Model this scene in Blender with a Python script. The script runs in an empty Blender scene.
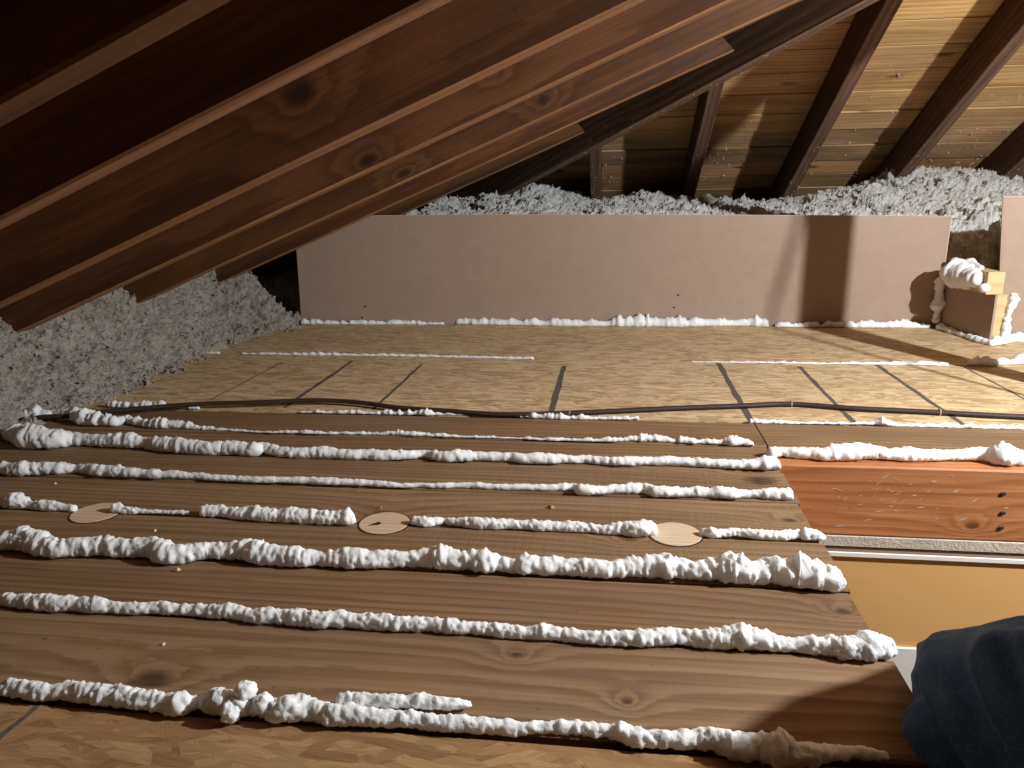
import bpy, bmesh, math, random
import numpy as np
from mathutils import Matrix, Vector
random.seed(7); RNG = np.random.default_rng(7)
SC = bpy.context.scene
COL = SC.collection

# ------------------------------------------------------------------ camera, world, lights, exposure
cam_d = bpy.data.cameras.new('camera')
cam_d.sensor_width = 36.0
cam_d.lens = 26.39
cam_d.clip_start = 0.02
cam = bpy.data.objects.new('camera', cam_d)
COL.objects.link(cam)
cR, cU, cF = (0.991588, 0.128285, -0.017197), (-0.016138, 0.254369, 0.966973), (-0.128422, 0.958561, -0.254300)
cam.matrix_world = Matrix(((cR[0], cU[0], -cF[0], 0.0), (cR[1], cU[1], -cF[1], 0.0), (cR[2], cU[2], -cF[2], 0.46), (0, 0, 0, 1)))
SC.camera = cam

world = bpy.data.worlds.new('attic_dark')
SC.world = world
world.use_nodes = True
world.node_tree.nodes['Background'].inputs['Color'].default_value = (0.9, 0.85, 0.8, 1)
world.node_tree.nodes['Background'].inputs['Strength'].default_value = 0.002

LAMP = Vector((1.465, 0.79, 0.955))           # the work lamp clipped under the hip, right of the frame
LAMP_W = 205.0
HALL_FILL_W = 4.5  # strength of the added fill lamp under the hatch
vs = SC.view_settings
vs.view_transform = 'Standard'
vs.look = 'None'
vs.gamma = 1.0
vs.use_curve_mapping = False
vs.exposure = 0.0
SC.display_settings.display_device = 'sRGB'

# ------------------------------------------------------------------ roof planes
TL = 0.404                                   # left slope, falls towards -x
TB = 0.475                                   # back slope, falls towards +y
def z_left(x): return 0.687 + TL * x         # underside of the left rafters
def z_back(y): return 0.405 + TB * (3.41 - y)
AL, AB = math.atan(TL), math.atan(TB)
DEP = 0.14
RIDGE_X = 2.2

# ------------------------------------------------------------------ noise
def _h(i, j, k, s):
    n = (i * 374761393 + j * 668265263 + k * 2147483647 + s * 1274126177) & 0xFFFFFFFF
    n = ((n ^ (n >> 13)) * 1274126177) & 0xFFFFFFFF
    n = ((n ^ (n >> 16)) * 2246822519) & 0xFFFFFFFF
    return ((n ^ (n >> 15)) & 0xFFFFFF) / float(0xFFFFFF) * 2 - 1
def vnoise(p, s=0):
    p = np.asarray(p, float)
    f = np.floor(p).astype(np.int64); t = p - f
    t = t * t * t * (t * (t * 6 - 15) + 10)
    r = 0
    for a in (0, 1):
        wa = t[..., 0] if a else 1 - t[..., 0]
        for b in (0, 1):
            wb = t[..., 1] if b else 1 - t[..., 1]
            for c in (0, 1):
                wc = t[..., 2] if c else 1 - t[..., 2]
                r = r + wa * wb * wc * _h(f[..., 0] + a, f[..., 1] + b, f[..., 2] + c, s)
    return r

# ------------------------------------------------------------------ mesh helpers
def tag(o, label=None, cat=None, group=None, kind=None):
    if label: o['label'] = label
    if cat: o['category'] = cat
    if group: o['group'] = group
    if kind: o['kind'] = kind
    return o
def obj(name, verts, faces, mat, parent=None, smooth=False, loc=None, mw=None):
    me = bpy.data.meshes.new(name)
    me.from_pydata([tuple(map(float, v)) for v in verts], [], [tuple(map(int, f)) for f in faces])
    if smooth: me.polygons.foreach_set('use_smooth', [True] * len(me.polygons))
    if len(faces) < 4000:
        bm = bmesh.new(); bm.from_mesh(me); bmesh.ops.recalc_face_normals(bm, faces=bm.faces); bm.to_mesh(me); bm.free()
    me.update()
    if mat: me.materials.append(mat)
    o = bpy.data.objects.new(name, me)
    COL.objects.link(o)
    if mw is not None: o.matrix_world = mw
    if loc is not None: o.location = loc
    if parent: o.parent = parent
    return o
def empty(name, loc=(0, 0, 0)):
    o = bpy.data.objects.new(name, None)
    COL.objects.link(o); o.location = loc; o.empty_display_size = 0.1
    return o
def box_vf(x0, x1, y0, y1, z0, z1, b=0.0):
    """box with long edges chamfered by b (edges parallel to x)"""
    if b <= 0:
        v = [(x0, y0, z0), (x1, y0, z0), (x1, y1, z0), (x0, y1, z0), (x0, y0, z1), (x1, y0, z1), (x1, y1, z1), (x0, y1, z1)]
        f = [(0, 3, 2, 1), (4, 5, 6, 7), (0, 1, 5, 4), (1, 2, 6, 5), (2, 3, 7, 6), (3, 0, 4, 7)]
        return v, f
    ring = [(y0 + b, z0), (y1 - b, z0), (y1, z0 + b), (y1, z1 - b), (y1 - b, z1), (y0 + b, z1), (y0, z1 - b), (y0, z0 + b)]
    v = [(x0, y, z) for y, z in ring] + [(x1, y, z) for y, z in ring]
    f = [0, 0]
    f[0], f[1] = tuple(reversed(range(8))), tuple(range(8, 16))
    for i in range(8):
        j = (i + 1) % 8
        f.append((i, j, 8 + j, 8 + i))
    return v, f
def box(name, x0, x1, y0, y1, z0, z1, mat, parent=None, b=0.0, smooth=False):
    """axis-aligned box; origin at its own middle so the grain is its own"""
    c = ((x0 + x1) / 2, (y0 + y1) / 2, (z0 + z1) / 2)
    v, f = box_vf(x0 - c[0], x1 - c[0], y0 - c[1], y1 - c[1], z0 - c[2], z1 - c[2], b)
    return obj(name, v, f, mat, parent, loc=c)
def beam(name, p0, p1, w, d, mat, parent=None, b=0.004, wav=0.0, seed=0, cut=None, under=None):
    """timber from p0 to p1: p0,p1 are on the middle of its underside; width w sideways, depth d upwards. Local x runs along it."""
    p0, p1 = Vector(p0), Vector(p1)
    ax = (p1 - p0); L = ax.length; ax.normalize()
    side = Vector((0, 0, 1)).cross(ax)
    if side.length < 1e-4: side = Vector((0, 1, 0))
    side.normalize(); up = ax.cross(side)
    n = max(2, int(L / 0.12)) if wav else 2
    ring = [(-w/2 + b, 0), (w/2 - b, 0), (w/2, b), (w/2, d - b), (w/2 - b, d), (-w/2 + b, d), (-w/2, d - b), (-w/2, b)]
    v, f = [], []
    for i in range(n):
        t = i / (n - 1); x = -L/2 + L*t
        dx = vnoise(np.array([x*1.3, seed*3.1, 0.5]), 3) * wav if wav else 0
        dz = vnoise(np.array([x*1.7, seed*3.1, 9.5]), 4) * wav if wav else 0
        for k, (y, z) in enumerate(ring):
            xx = x
            if cut and i == n - 1: xx = x - cut * z
            v.append((xx, y + dx, z + (dz if z < d/2 else 0)))
    for i in range(n - 1):
        for k in range(8):
            k2 = (k + 1) % 8
            f.append((i*8 + k, i*8 + k2, (i+1)*8 + k2, (i+1)*8 + k))
    f = [tuple(reversed(q)) for q in f]
    f.append(tuple(range(8))); f.append(tuple(reversed(range((n-1)*8, n*8))))
    M = Matrix((( ax.x, side.x, up.x, 0), (ax.y, side.y, up.y, 0), (ax.z, side.z, up.z, 0), (0, 0, 0, 1)))
    M.translation = (p0 + p1) / 2
    f = [tuple(reversed(q)) for q in f]
    o = obj(name, v, f, mat, parent, mw=M)
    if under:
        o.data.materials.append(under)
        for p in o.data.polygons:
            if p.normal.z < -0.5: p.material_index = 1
    return o
def tube(name, pts, r, mat, parent=None, n=8, sub=6, squash=1.0):
    P = np.array(pts, float)
    # Catmull-Rom
    Q = np.vstack([2*P[0] - P[1], P, 2*P[-1] - P[-2]]); out = []
    for i in range(1, len(Q) - 2):
        for t in np.linspace(0, 1, sub, endpoint=False):
            a, b, c, d = Q[i-1], Q[i], Q[i+1], Q[i+2]
            out.append(0.5*((2*b) + (-a + c)*t + (2*a - 5*b + 4*c - d)*t*t + (-a + 3*b - 3*c + d)*t**3))
    out.append(P[-1]); out = np.array(out)
    T = np.gradient(out, axis=0); T /= np.linalg.norm(T, axis=1)[:, None]
    v, f = [], []
    for i, (p, t) in enumerate(zip(out, T)):
        s = np.cross((0, 0, 1), t)
        if np.linalg.norm(s) < 0.2: s = np.cross((0, 1, 0), t)
        s /= np.linalg.norm(s); u = np.cross(t, s)
        for k in range(n):
            a = 2*math.pi*k/n
            v.append(p + s*math.cos(a)*r + u*math.sin(a)*r*squash)
    m = len(out)
    for i in range(m - 1):
        for k in range(n):
            k2 = (k + 1) % n
            f.append((i*n + k, i*n + k2, (i+1)*n + k2, (i+1)*n + k))
    f.append(tuple(reversed(range(n)))); f.append(tuple(range((m-1)*n, m*n)))
    return obj(name, v, f, mat, parent, smooth=True)
def lathe(name, prof, mat, parent=None, n=20, loc=(0, 0, 0)):
    v, f = [], []
    for r, z in prof:
        for k in range(n):
            a = 2*math.pi*k/n
            v.append((r*math.cos(a), r*math.sin(a), z))
    for i in range(len(prof) - 1):
        for k in range(n):
            k2 = (k + 1) % n
            f.append((i*n + k, i*n + k2, (i+1)*n + k2, (i+1)*n + k))
    f.append(tuple(reversed(range(n)))); f.append(tuple(range((len(prof)-1)*n, len(prof)*n)))
    return obj(name, v, f, mat, parent, smooth=False, loc=loc)

# ------------------------------------------------------------------ materials
class NT:
    def __init__(s, name, rough=0.8):
        s.m = bpy.data.materials.new(name); s.m.use_nodes = True
        s.t = s.m.node_tree; s.bs = s.t.nodes['Principled BSDF']
        s.bs.inputs['Roughness'].default_value = rough
        s.bs.inputs['Specular IOR Level'].default_value = 0.25
    def n(s, typ, **kw):
        o = s.t.nodes.new(typ)
        for k, v in kw.items(): setattr(o, k, v)
        return o
    def l(s, a, b): s.t.links.new(a, b)
    def setin(s, node, i, v):
        if hasattr(v, 'is_output'): s.l(v, node.inputs[i])
        else: node.inputs[i].default_value = v
    def math(s, op, a, b=0.5, c=None, clamp=False):
        o = s.n('ShaderNodeMath', operation=op); o.use_clamp = clamp
        s.setin(o, 0, a); s.setin(o, 1, b)
        if c is not None: s.setin(o, 2, c)
        return o.outputs[0]
    def vmath(s, op, a, b):
        o = s.n('ShaderNodeVectorMath', operation=op)
        s.setin(o, 0, a); s.setin(o, 1, b)
        return o.outputs[0]
    def coords(s, rnd=True):
        c = s.n('ShaderNodeTexCoord').outputs['Object']
        if not rnd: return c
        r = s.n('ShaderNodeObjectInfo').outputs['Random']
        k = s.n('ShaderNodeCombineXYZ')
        s.l(s.math('MULTIPLY', r, 37.0), k.inputs[0]); s.l(s.math('MULTIPLY', r, 11.0), k.inputs[1]); s.l(s.math('MULTIPLY', r, 5.0), k.inputs[2])
        return s.vmath('ADD', c, k.outputs[0])
    def mapv(s, v, scale, rot=(0, 0, 0)):
        o = s.n('ShaderNodeMapping'); s.l(v, o.inputs[0])
        o.inputs['Scale'].default_value = scale; o.inputs['Rotation'].default_value = rot
        return o.outputs[0]
    def noise(s, v, scale=1.0, detail=4.0, rough=0.55, dist=0.0, color=False):
        o = s.n('ShaderNodeTexNoise'); s.l(v, o.inputs['Vector'])
        o.inputs['Scale'].default_value = scale; o.inputs['Detail'].default_value = detail
        o.inputs['Roughness'].default_value = rough; o.inputs['Distortion'].default_value = dist
        return o.outputs['Color' if color else 'Fac']
    def voro(s, v, scale=1.0, out='Distance', feature='F1', rnd=1.0):
        o = s.n('ShaderNodeTexVoronoi', feature=feature); s.l(v, o.inputs['Vector'])
        o.inputs['Scale'].default_value = scale; o.inputs['Randomness'].default_value = rnd
        return o.outputs[out]
    def ramp(s, f, stops):
        o = s.n('ShaderNodeValToRGB'); s.l(f, o.inputs[0]); e = o.color_ramp.elements
        while len(e) < len(stops): e.new(0.5)
        for i, (p, c) in enumerate(stops):
            e[i].position = p; e[i].color = (c[0], c[1], c[2], 1) if not isinstance(c, (int, float)) else (c, c, c, 1)
        return o.outputs[0]
    def mix(s, f, a, b, mode='MIX'):
        o = s.n('ShaderNodeMix', data_type='RGBA', blend_type=mode)
        s.setin(o, 0, f); 
        for i, v in ((6, a), (7, b)):
            if hasattr(v, 'is_output'): s.l(v, o.inputs[i])
            else: o.inputs[i].default_value = (v[0], v[1], v[2], 1)
        return o.outputs[2]
    def sep(s, v):
        o = s.n('ShaderNodeSeparateXYZ'); s.l(v, o.inputs[0]); return o.outputs
    def comb(s, x, y, z):
        o = s.n('ShaderNodeCombineXYZ')
        for i, v in enumerate((x, y, z)): s.setin(o, i, v)
        return o.outputs[0]
    def bump(s, hgt, strength=0.3, dist=0.002):
        o = s.n('ShaderNodeBump'); o.inputs['Strength'].default_value = strength; o.inputs['Distance'].default_value = dist
        s.l(hgt, o.inputs['Height']); s.l(o.outputs[0], s.bs.inputs['Normal'])
    def out(s, col):
        if hasattr(col, 'is_output'): s.l(col, s.bs.inputs['Base Color'])
        else: s.bs.inputs['Base Color'].default_value = (col[0], col[1], col[2], 1)
        return s.m
def srgb(r, g, b):
    return tuple((c/255/12.92) if c/255 <= 0.04045 else ((c/255 + 0.055)/1.055)**2.4 for c in (r, g, b))
def wood(name, dark, mid, light, ring=60.0, knots=(), saw=0.0, stain=None, stain_amt=0.0, rough=0.75, vary=0.25, bump=0.35, knot_rate=0.0, fine=260.0, stain_scale=3.0, kaxis=1):
    """grain along the object's own x; knots = (x, y, rx, ry) in the object's own frame"""
    N = NT(name, rough)
    raw = N.coords(False); c = N.coords(True)
    x, y, z = N.sep(raw)
    ringoff = None; kmask = None
    for kx, ky, rx, ry in knots:
        dx = N.math('DIVIDE', N.math('SUBTRACT', x, kx), rx); dy = N.math('DIVIDE', N.math('SUBTRACT', (x, y, z)[kaxis], ky), ry)
        d2 = N.math('ADD', N.math('MULTIPLY', dx, dx), N.math('MULTIPLY', dy, dy))
        wob = N.noise(N.mapv(raw, (40, 60, 60)), 1.0, 2)
        d2 = N.math('MULTIPLY', d2, N.math('ADD', wob, 0.5))
        bulge = N.math('DIVIDE', 1.0, N.math('ADD', N.math('MULTIPLY', d2, 0.22), 1.0))
        m = N.math('SUBTRACT', 1.15, d2, clamp=True)
        ringoff = bulge if ringoff is None else N.math('ADD', ringoff, bulge)
        kmask = m if kmask is None else N.math('MAXIMUM', kmask, m)
    warp = N.noise(N.mapv(c, (0.9, 5, 5)), 1.0, 2.0, 0.5)
    g0 = N.math('ADD', N.math('MULTIPLY', N.sep(c)[1], ring), N.math('MULTIPLY', N.sep(c)[2], ring * 0.7))
    g0 = N.math('ADD', g0, N.math('MULTIPLY', warp, ring * 0.09))
    if ringoff is not None: g0 = N.math('ADD', g0, N.math('MULTIPLY', ringoff, 3.0))
    wob2 = N.noise(N.mapv(c, (4, 40, 40)), 1.0, 3.0)
    g0 = N.math('ADD', g0, N.math('MULTIPLY', wob2, 1.3))
    ringv = N.math('FRACT', g0, 0)
    r4 = N.math('POWER', ringv, 8.0)
    ringv = N.math('MULTIPLY', N.math('MULTIPLY', ringv, ringv), N.math('SUBTRACT', 1.0, r4))
    streak = N.noise(N.mapv(c, (2.2, fine, fine)), 1.0, 4.0, 0.6)
    broad = N.noise(N.mapv(c, (1.2, 14, 14)), 1.0, 4.0, 0.6, 0.3)
    f = N.math('ADD', N.math('MULTIPLY', ringv, 0.42), N.math('MULTIPLY', streak, 0.55))
    f = N.math('ADD', f, N.math('MULTIPLY', broad, 0.5))
    f = N.math('SUBTRACT', f, 0.17)
    col = N.ramp(f, [(0.22, light), (0.5, mid), (0.82, dark)])
    if stain:
        sv = N.noise(N.mapv(c, (stain_scale * 0.55, stain_scale * 2.2, stain_scale * 2.2)), 1.0, 5.0, 0.65, 0.4)
        sm = N.math('MULTIPLY', N.ramp(sv, [(0.38, 0.0), (0.74, 1.0)]), stain_amt)
        col = N.mix(sm, col, stain)
    if knot_rate > 0:
        kv = N.voro(N.mapv(c, (3.0, 8.0, 8.0)), 1.0)
        km = N.ramp(kv, [(knot_rate * 0.5, 1.0), (knot_rate, 0.0)])
        col = N.mix(N.math('MULTIPLY', km, 0.75), col, tuple(q * 0.25 for q in dark))
    if kmask is not None:
        col = N.mix(N.math('MULTIPLY', kmask, 0.8), col, tuple(q * 0.3 for q in dark))
    specks = N.noise(N.mapv(c, (60, 90, 90)), 1.0, 3.0, 0.7)
    col = N.mix(N.ramp(specks, [(0.66, 0.0), (0.74, 0.6)]), col, tuple(q * 0.45 for q in dark))
    if vary:
        r = N.n('ShaderNodeObjectInfo').outputs['Random']
        hv = N.n('ShaderNodeHueSaturation'); N.l(col, hv.inputs['Color'])
        N.l(N.math('ADD', N.math('MULTIPLY', r, vary * 2), 1 - vary), hv.inputs['Value'])
        N.l(N.math('ADD', N.math('MULTIPLY', N.math('FRACT', N.math('MULTIPLY', r, 7.3), 0), 0.010), 0.495), hv.inputs['Hue'])
        col = hv.outputs[0]
    hgt = N.math('ADD', N.math('MULTIPLY', ringv, 0.25), streak)
    if saw:
        sw = N.noise(N.mapv(c, (420, 9, 9)), 1.0, 2.0)
        hgt = N.math('ADD', hgt, N.math('MULTIPLY', sw, saw))
        col = N.mix(N.math('MULTIPLY', N.ramp(sw, [(0.45, 0.0), (0.7, 1.0)]), 0.22 * saw), col, light)
    N.bump(hgt, bump, 0.0012)
    return N.out(col)
def osb(name, tones, scale=1.0, rough=0.7):
    N = NT(name, rough)
    c = N.coords(True)
    dw = N.noise(N.mapv(c, (7*scale, 7*scale, 1)), 1.0, 2.0, 0.5, 0, True)
    cw = N.vmath('ADD', c, N.vmath('MULTIPLY', dw, (0.03/scale, 0.03/scale, 0.0)))
    lay = []
    hs = []
    for i, (rz, sx, sy) in enumerate(((0.12, 9, 42), (-0.5, 12, 38), (0.85, 11, 34), (-0.1, 7, 60))):
        mv = N.mapv(cw, (sx*scale, sy*scale, 1), (0, 0, rz))
        # rotation before scale so that flakes lie at an angle
        o = N.n('ShaderNodeVectorRotate', rotation_type='Z_AXIS'); N.l(cw, o.inputs[0]); o.inputs['Angle'].default_value = rz
        mv = N.mapv(o.outputs[0], (sx*scale, sy*scale, 1))
        cell = N.voro(mv, 1.0, 'Color')
        rgb = N.n('ShaderNodeSeparateColor'); N.l(cell, rgb.inputs[0])
        grain = N.noise(N.mapv(o.outputs[0], (14*scale, 260*scale, 1)), 1.0, 3.0, 0.6)
        t = N.math('ADD', N.math('MULTIPLY', rgb.outputs[0], 0.42), N.math('MULTIPLY', grain, 0.78)); t = N.math('SUBTRACT', t, 0.06)
        lay.append((N.ramp(t, [(0.2, tones[0]), (0.45, tones[1]), (0.7, tones[2]), (0.95, tones[3])]), rgb.outputs[1], rgb.outputs[0]))
    col = lay[3][0]; hgt = lay[3][2]
    for i in (2, 1, 0):
        m = N.ramp(lay[i][1], [(0.44, 0.0), (0.47, 1.0)])
        col = N.mix(m, col, lay[i][0])
        hgt = N.mix(m, hgt, lay[i][2])
    sp = N.noise(N.mapv(c, (120*scale, 160*scale, 1)), 1.0, 2.0)
    col = N.mix(N.ramp(sp, [(0.68, 0.0), (0.76, 0.55)]), col, tuple(q*0.35 for q in tones[3]))
    N.bump(hgt, 0.35, 0.0012)
    return N.out(col)
def plain(name, col, rough=0.8, var=0.15, scale=60.0, bump=0.15, dist=0.001, spec=0.25, detail=4.0):
    N = NT(name, rough); N.bs.inputs['Specular IOR Level'].default_value = spec
    c = N.coords(True)
    n1 = N.noise(c, scale, detail, 0.6); n2 = N.noise(c, scale*0.07, 3.0, 0.5)
    f = N.math('ADD', N.math('MULTIPLY', n1, 0.65), N.math('MULTIPLY', n2, 0.35))
    cc = N.ramp(f, [(0.25, tuple(q*(1 - var) for q in col)), (0.75, tuple(min(1, q*(1 + var)) for q in col))])
    N.bump(n1, bump, dist)
    return N.out(cc)
# ---- the materials of this attic
M = {}
PLANK = dict(dark=srgb(88, 66, 46), mid=srgb(129, 101, 72), light=srgb(158, 129, 96))
def rafter_mat(name, knots=()):
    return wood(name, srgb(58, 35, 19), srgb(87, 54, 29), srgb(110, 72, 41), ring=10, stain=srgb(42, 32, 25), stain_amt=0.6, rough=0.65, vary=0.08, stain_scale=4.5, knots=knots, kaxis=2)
M['rafter'] = rafter_mat('rafter_wood')
M['rafter_c'] = rafter_mat('rafter_wood_stained', ((-0.334, 0.08, 0.03, 0.02), (0.35, 0.07, 0.02, 0.012)))
M['rafter_d'] = rafter_mat('rafter_wood_one_knot', ((-0.186, 0.016, 0.024, 0.012), (0.10, 0.07, 0.012, 0.009)))
M['rafter_e'] = rafter_mat('rafter_wood_two_knots', ((-0.005, 0.0176, 0.020, 0.009), (0.3796, 0.038, 0.020, 0.013)))
M['rafter_lit_edge'] = wood('rafter_wood_lit_edge', srgb(104, 70, 42), srgb(140, 98, 62), srgb(164, 124, 84), ring=40, rough=0.7, vary=0.08)  # paler copy of the rafter wood: lamplight on the undersides put into the colour
M['rafter_dark_lit_edge'] = wood('rafter_wood_dark_lit_edge', srgb(74, 54, 44), srgb(112, 84, 68), srgb(140, 112, 94), ring=40, rough=0.7, vary=0.08)  # lit underside of the dark timbers, likewise put into the colour
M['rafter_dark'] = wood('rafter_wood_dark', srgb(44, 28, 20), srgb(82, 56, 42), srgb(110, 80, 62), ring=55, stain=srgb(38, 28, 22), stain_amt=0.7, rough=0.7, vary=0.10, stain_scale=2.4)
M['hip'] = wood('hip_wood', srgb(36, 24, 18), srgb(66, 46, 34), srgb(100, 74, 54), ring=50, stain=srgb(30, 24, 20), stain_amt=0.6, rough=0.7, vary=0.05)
M['sheath'] = wood('roof_board_wood', srgb(166, 112, 62), srgb(224, 174, 112), srgb(240, 202, 146), ring=50, stain=srgb(112, 80, 56), stain_amt=0.7, rough=0.75, vary=0.2, knot_rate=0.13, fine=200, stain_scale=2.0)
M['sheath_grey'] = wood('roof_board_wood_weathered', srgb(132, 98, 68), srgb(204, 162, 116), srgb(228, 194, 150), ring=50, stain=srgb(92, 68, 50), stain_amt=0.8, rough=0.8, vary=0.22, knot_rate=0.13, fine=200, stain_scale=2.2)
M['joist'] = wood('joist_wood', srgb(134, 80, 46), srgb(178, 114, 70), srgb(198, 138, 92), ring=85, stain=srgb(112, 60, 34), stain_amt=0.55, rough=0.5, vary=0.03, knots=((0.606, 0.027, 0.013, 0.007),), kaxis=2)
M['pine'] = wood('pine_wood', srgb(188, 156, 112), srgb(206, 176, 130), srgb(216, 190, 148), ring=45, rough=0.7, vary=0.05)
M['plug'] = wood('plug_wood', srgb(172, 146, 116), srgb(200, 174, 144), srgb(214, 192, 164), ring=120, rough=0.75, vary=0.05, bump=0.15)
M['osb'] = osb('osb_board', (srgb(224, 204, 168), srgb(206, 180, 140), srgb(176, 146, 106), srgb(112, 86, 58)), 2.6)
M['osb_near'] = osb('osb_board_near', (srgb(182, 146, 102), srgb(158, 123, 82), srgb(140, 105, 68), srgb(104, 76, 50)), 2.6)
M['foam'] = plain('spray_foam', (0.86, 0.87, 0.87), 0.8, 0.05, 420, 0.6, 0.0014, 0.15)
M['foam'].node_tree.nodes['Principled BSDF'].inputs['Subsurface Weight'].default_value = 0.35
M['foam'].node_tree.nodes['Principled BSDF'].inputs['Subsurface Radius'].default_value = (1.0, 1.0, 1.0)
M['foam'].node_tree.nodes['Principled BSDF'].inputs['Subsurface Scale'].default_value = 0.012
M['hardboard'] = plain('hardboard', srgb(163, 140, 123), 0.6, 0.12, 420, 0.08, 0.0005, 0.25, 2.0)
M['hard_edge'] = plain('hardboard_edge', srgb(214, 196, 172), 0.85, 0.06, 300)
M['insul'] = None
M['denim'] = None
M['cable'] = plain('cable_sheath', srgb(58, 44, 38), 0.55, 0.25, 160, 0.2, 0.0008, 0.3)
M['ink'] = plain('marker_ink', srgb(92, 86, 76), 0.8, 0.35, 240, 0.05)
M['nail'] = plain('rusty_nail', srgb(52, 40, 40), 0.5, 0.3, 500)
M['tanwall'] = plain('tan_paint', srgb(222, 172, 108), 0.6, 0.02, 30, 0.03)
M['white'] = plain('white_paint', srgb(236, 230, 222), 0.5, 0.03, 60, 0.05)
M['drywall'] = plain('drywall_edge', srgb(196, 184, 168), 0.9, 0.25, 260, 0.6, 0.003)
M['metal'] = plain('lamp_metal', srgb(150, 150, 150), 0.35, 0.05, 60)
M['black'] = plain('black_plastic', srgb(26, 26, 26), 0.5, 0.1, 90)
M['carpet'] = plain('hall_carpet', srgb(150, 132, 112), 0.95, 0.2, 300, 0.6)

def tint_(c, t): return tuple(a*q for a, q in zip(c, t))
def insul_mat(name, t):
    N = NT(name, 0.95); N.bs.inputs['Specular IOR Level'].default_value = 0.05
    c = N.coords(False)
    a = N.noise(c, 140, 4, 0.7); b = N.noise(c, 28, 3, 0.6); w = N.noise(c, 420, 2, 0.6)
    f = N.math('ADD', N.math('MULTIPLY', a, 0.5), N.math('ADD', N.math('MULTIPLY', b, 0.25), N.math('MULTIPLY', w, 0.25)))
    col = N.ramp(f, [(0.32, tint_(srgb(130, 124, 118), t)), (0.42, tint_(srgb(206, 202, 196), t)), (0.55, tint_(srgb(234, 232, 228), t)), (0.70, tint_(srgb(246, 245, 242), t))])
    br = N.noise(c, 9, 3, 0.6)
    col = N.mix(N.math('MULTIPLY', N.ramp(br, [(0.52, 0.0), (0.68, 1.0)]), 0.30), col, tint_(srgb(176, 156, 134), t))
    N.bump(N.math('ADD', a, w), 0.9, 0.006)
    return N.out(col)
M['insul'] = insul_mat('loose_fill', (1, 1, 1))
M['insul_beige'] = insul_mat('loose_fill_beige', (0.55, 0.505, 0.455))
def denim_mat():
    N = NT('denim', 0.85); N.bs.inputs['Specular IOR Level'].default_value = 0.15
    N.bs.inputs['Sheen Weight'].default_value = 0.15
    c = N.coords(False)
    tw = N.noise(N.mapv(c, (900, 900, 220), (0.6, 0.5, 0.3)), 1.0, 2.0); wear = N.noise(c, 16, 4, 0.6)
    f = N.math('ADD', N.math('MULTIPLY', tw, 0.5), N.math('MULTIPLY', wear, 0.5))
    col = N.ramp(f, [(0.3, srgb(36, 64, 108)), (0.55, srgb(72, 110, 160)), (0.78, srgb(122, 164, 212))])
    spot = N.noise(c, 75, 2, 0.5)
    col = N.mix(N.ramp(spot, [(0.77, 0.0), (0.79, 0.6)]), col, srgb(170, 180, 185))
    N.bump(tw, 0.25, 0.0006)
    return N.out(col)
M['denim'] = denim_mat()

# ================================================================== the setting
floor = tag(empty('floor'), 'attic floor of old wooden planks and strand board sheets', kind='structure')
END = 0.281                                       # where the planks stop at the hatch
SEAM = [0.548, 0.695, 0.824, 0.948, 1.077, 1.200, 1.326, 1.464]
KN = {0: ((-0.44 + 0.73, -0.036, 0.024, 0.014), (-0.09 + 0.73, 0.04, 0.008, 0.006), (0.02 + 0.73, -0.02, 0.006, 0.005)),
      1: ((0.262 + 0.73, 0.02, 0.010, 0.007),), 2: ((0.03 + .73, 0.05, 0.012, 0.01),), 3: ((0.255 + .73, 0.0, 0.012, 0.007), (-0.32 + 0.73, -0.037, 0.03, 0.02)),
      4: ((0.24 + .73, 0.02, 0.03, 0.022),), 5: (), 6: ()}
tw = [(1.0, 1.0, 1.0), (0.90, 0.86, 0.84), (0.96, 0.95, 0.93), (0.97, 0.97, 0.95), (0.94, 0.94, 0.95), (0.99, 0.97, 0.93), (0.97, 0.94, 0.90)]
def tint(c, t): return tuple(a*b for a, b in zip(c, t))
for i in range(7):
    m = wood('plank_wood_%d' % i, tint(PLANK['dark'], tw[i]), tint(PLANK['mid'], tw[i]), tint(PLANK['light'], tw[i]), ring=(46, 70, 55, 60, 64, 58, 66)[i],
             knots=KN[i], saw=(0.15, 0.25, 0.8, 0.8, 0.9, 0.8, 0.3)[i], stain=srgb(92, 72, 56), stain_amt=0.45, vary=0, rough=0.7, fine=150, bump=0.45)
    e = END + (0.002, -0.003, 0.001, -0.002, 0.003, 0.0, 0.003)[i]
    p = box('plank', -1.741, e, SEAM[i] + 0.0022, SEAM[i+1] - 0.0022, -0.019, (0.0, -0.001, 0.0, -0.0005, 0.0, -0.001, 0.0)[i], m, floor, b=0.0025)
box('plank', 0.2865, 1.70, 1.3282, 1.4618, -0.019, 0.0, m, floor, b=0.0025)
s1 = box('osb_sheet', -1.74, 1.70, 1.4685, 1.990, -0.0112, -0.0005, M['osb'], floor)
s2 = box('osb_sheet', -1.74, 1.70, 1.9935, 2.60, -0.0112, -0.0002, M['osb'], floor)
s3 = box('osb_sheet', -1.74, 0.279, -0.60, 0.5435, -0.0165, -0.0045, M['osb_near'], floor)
s4 = box('osb_sheet', 0.283, 1.70, -0.60, 0.34, -0.0165, -0.0045, M['osb_near'], floor)
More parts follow.
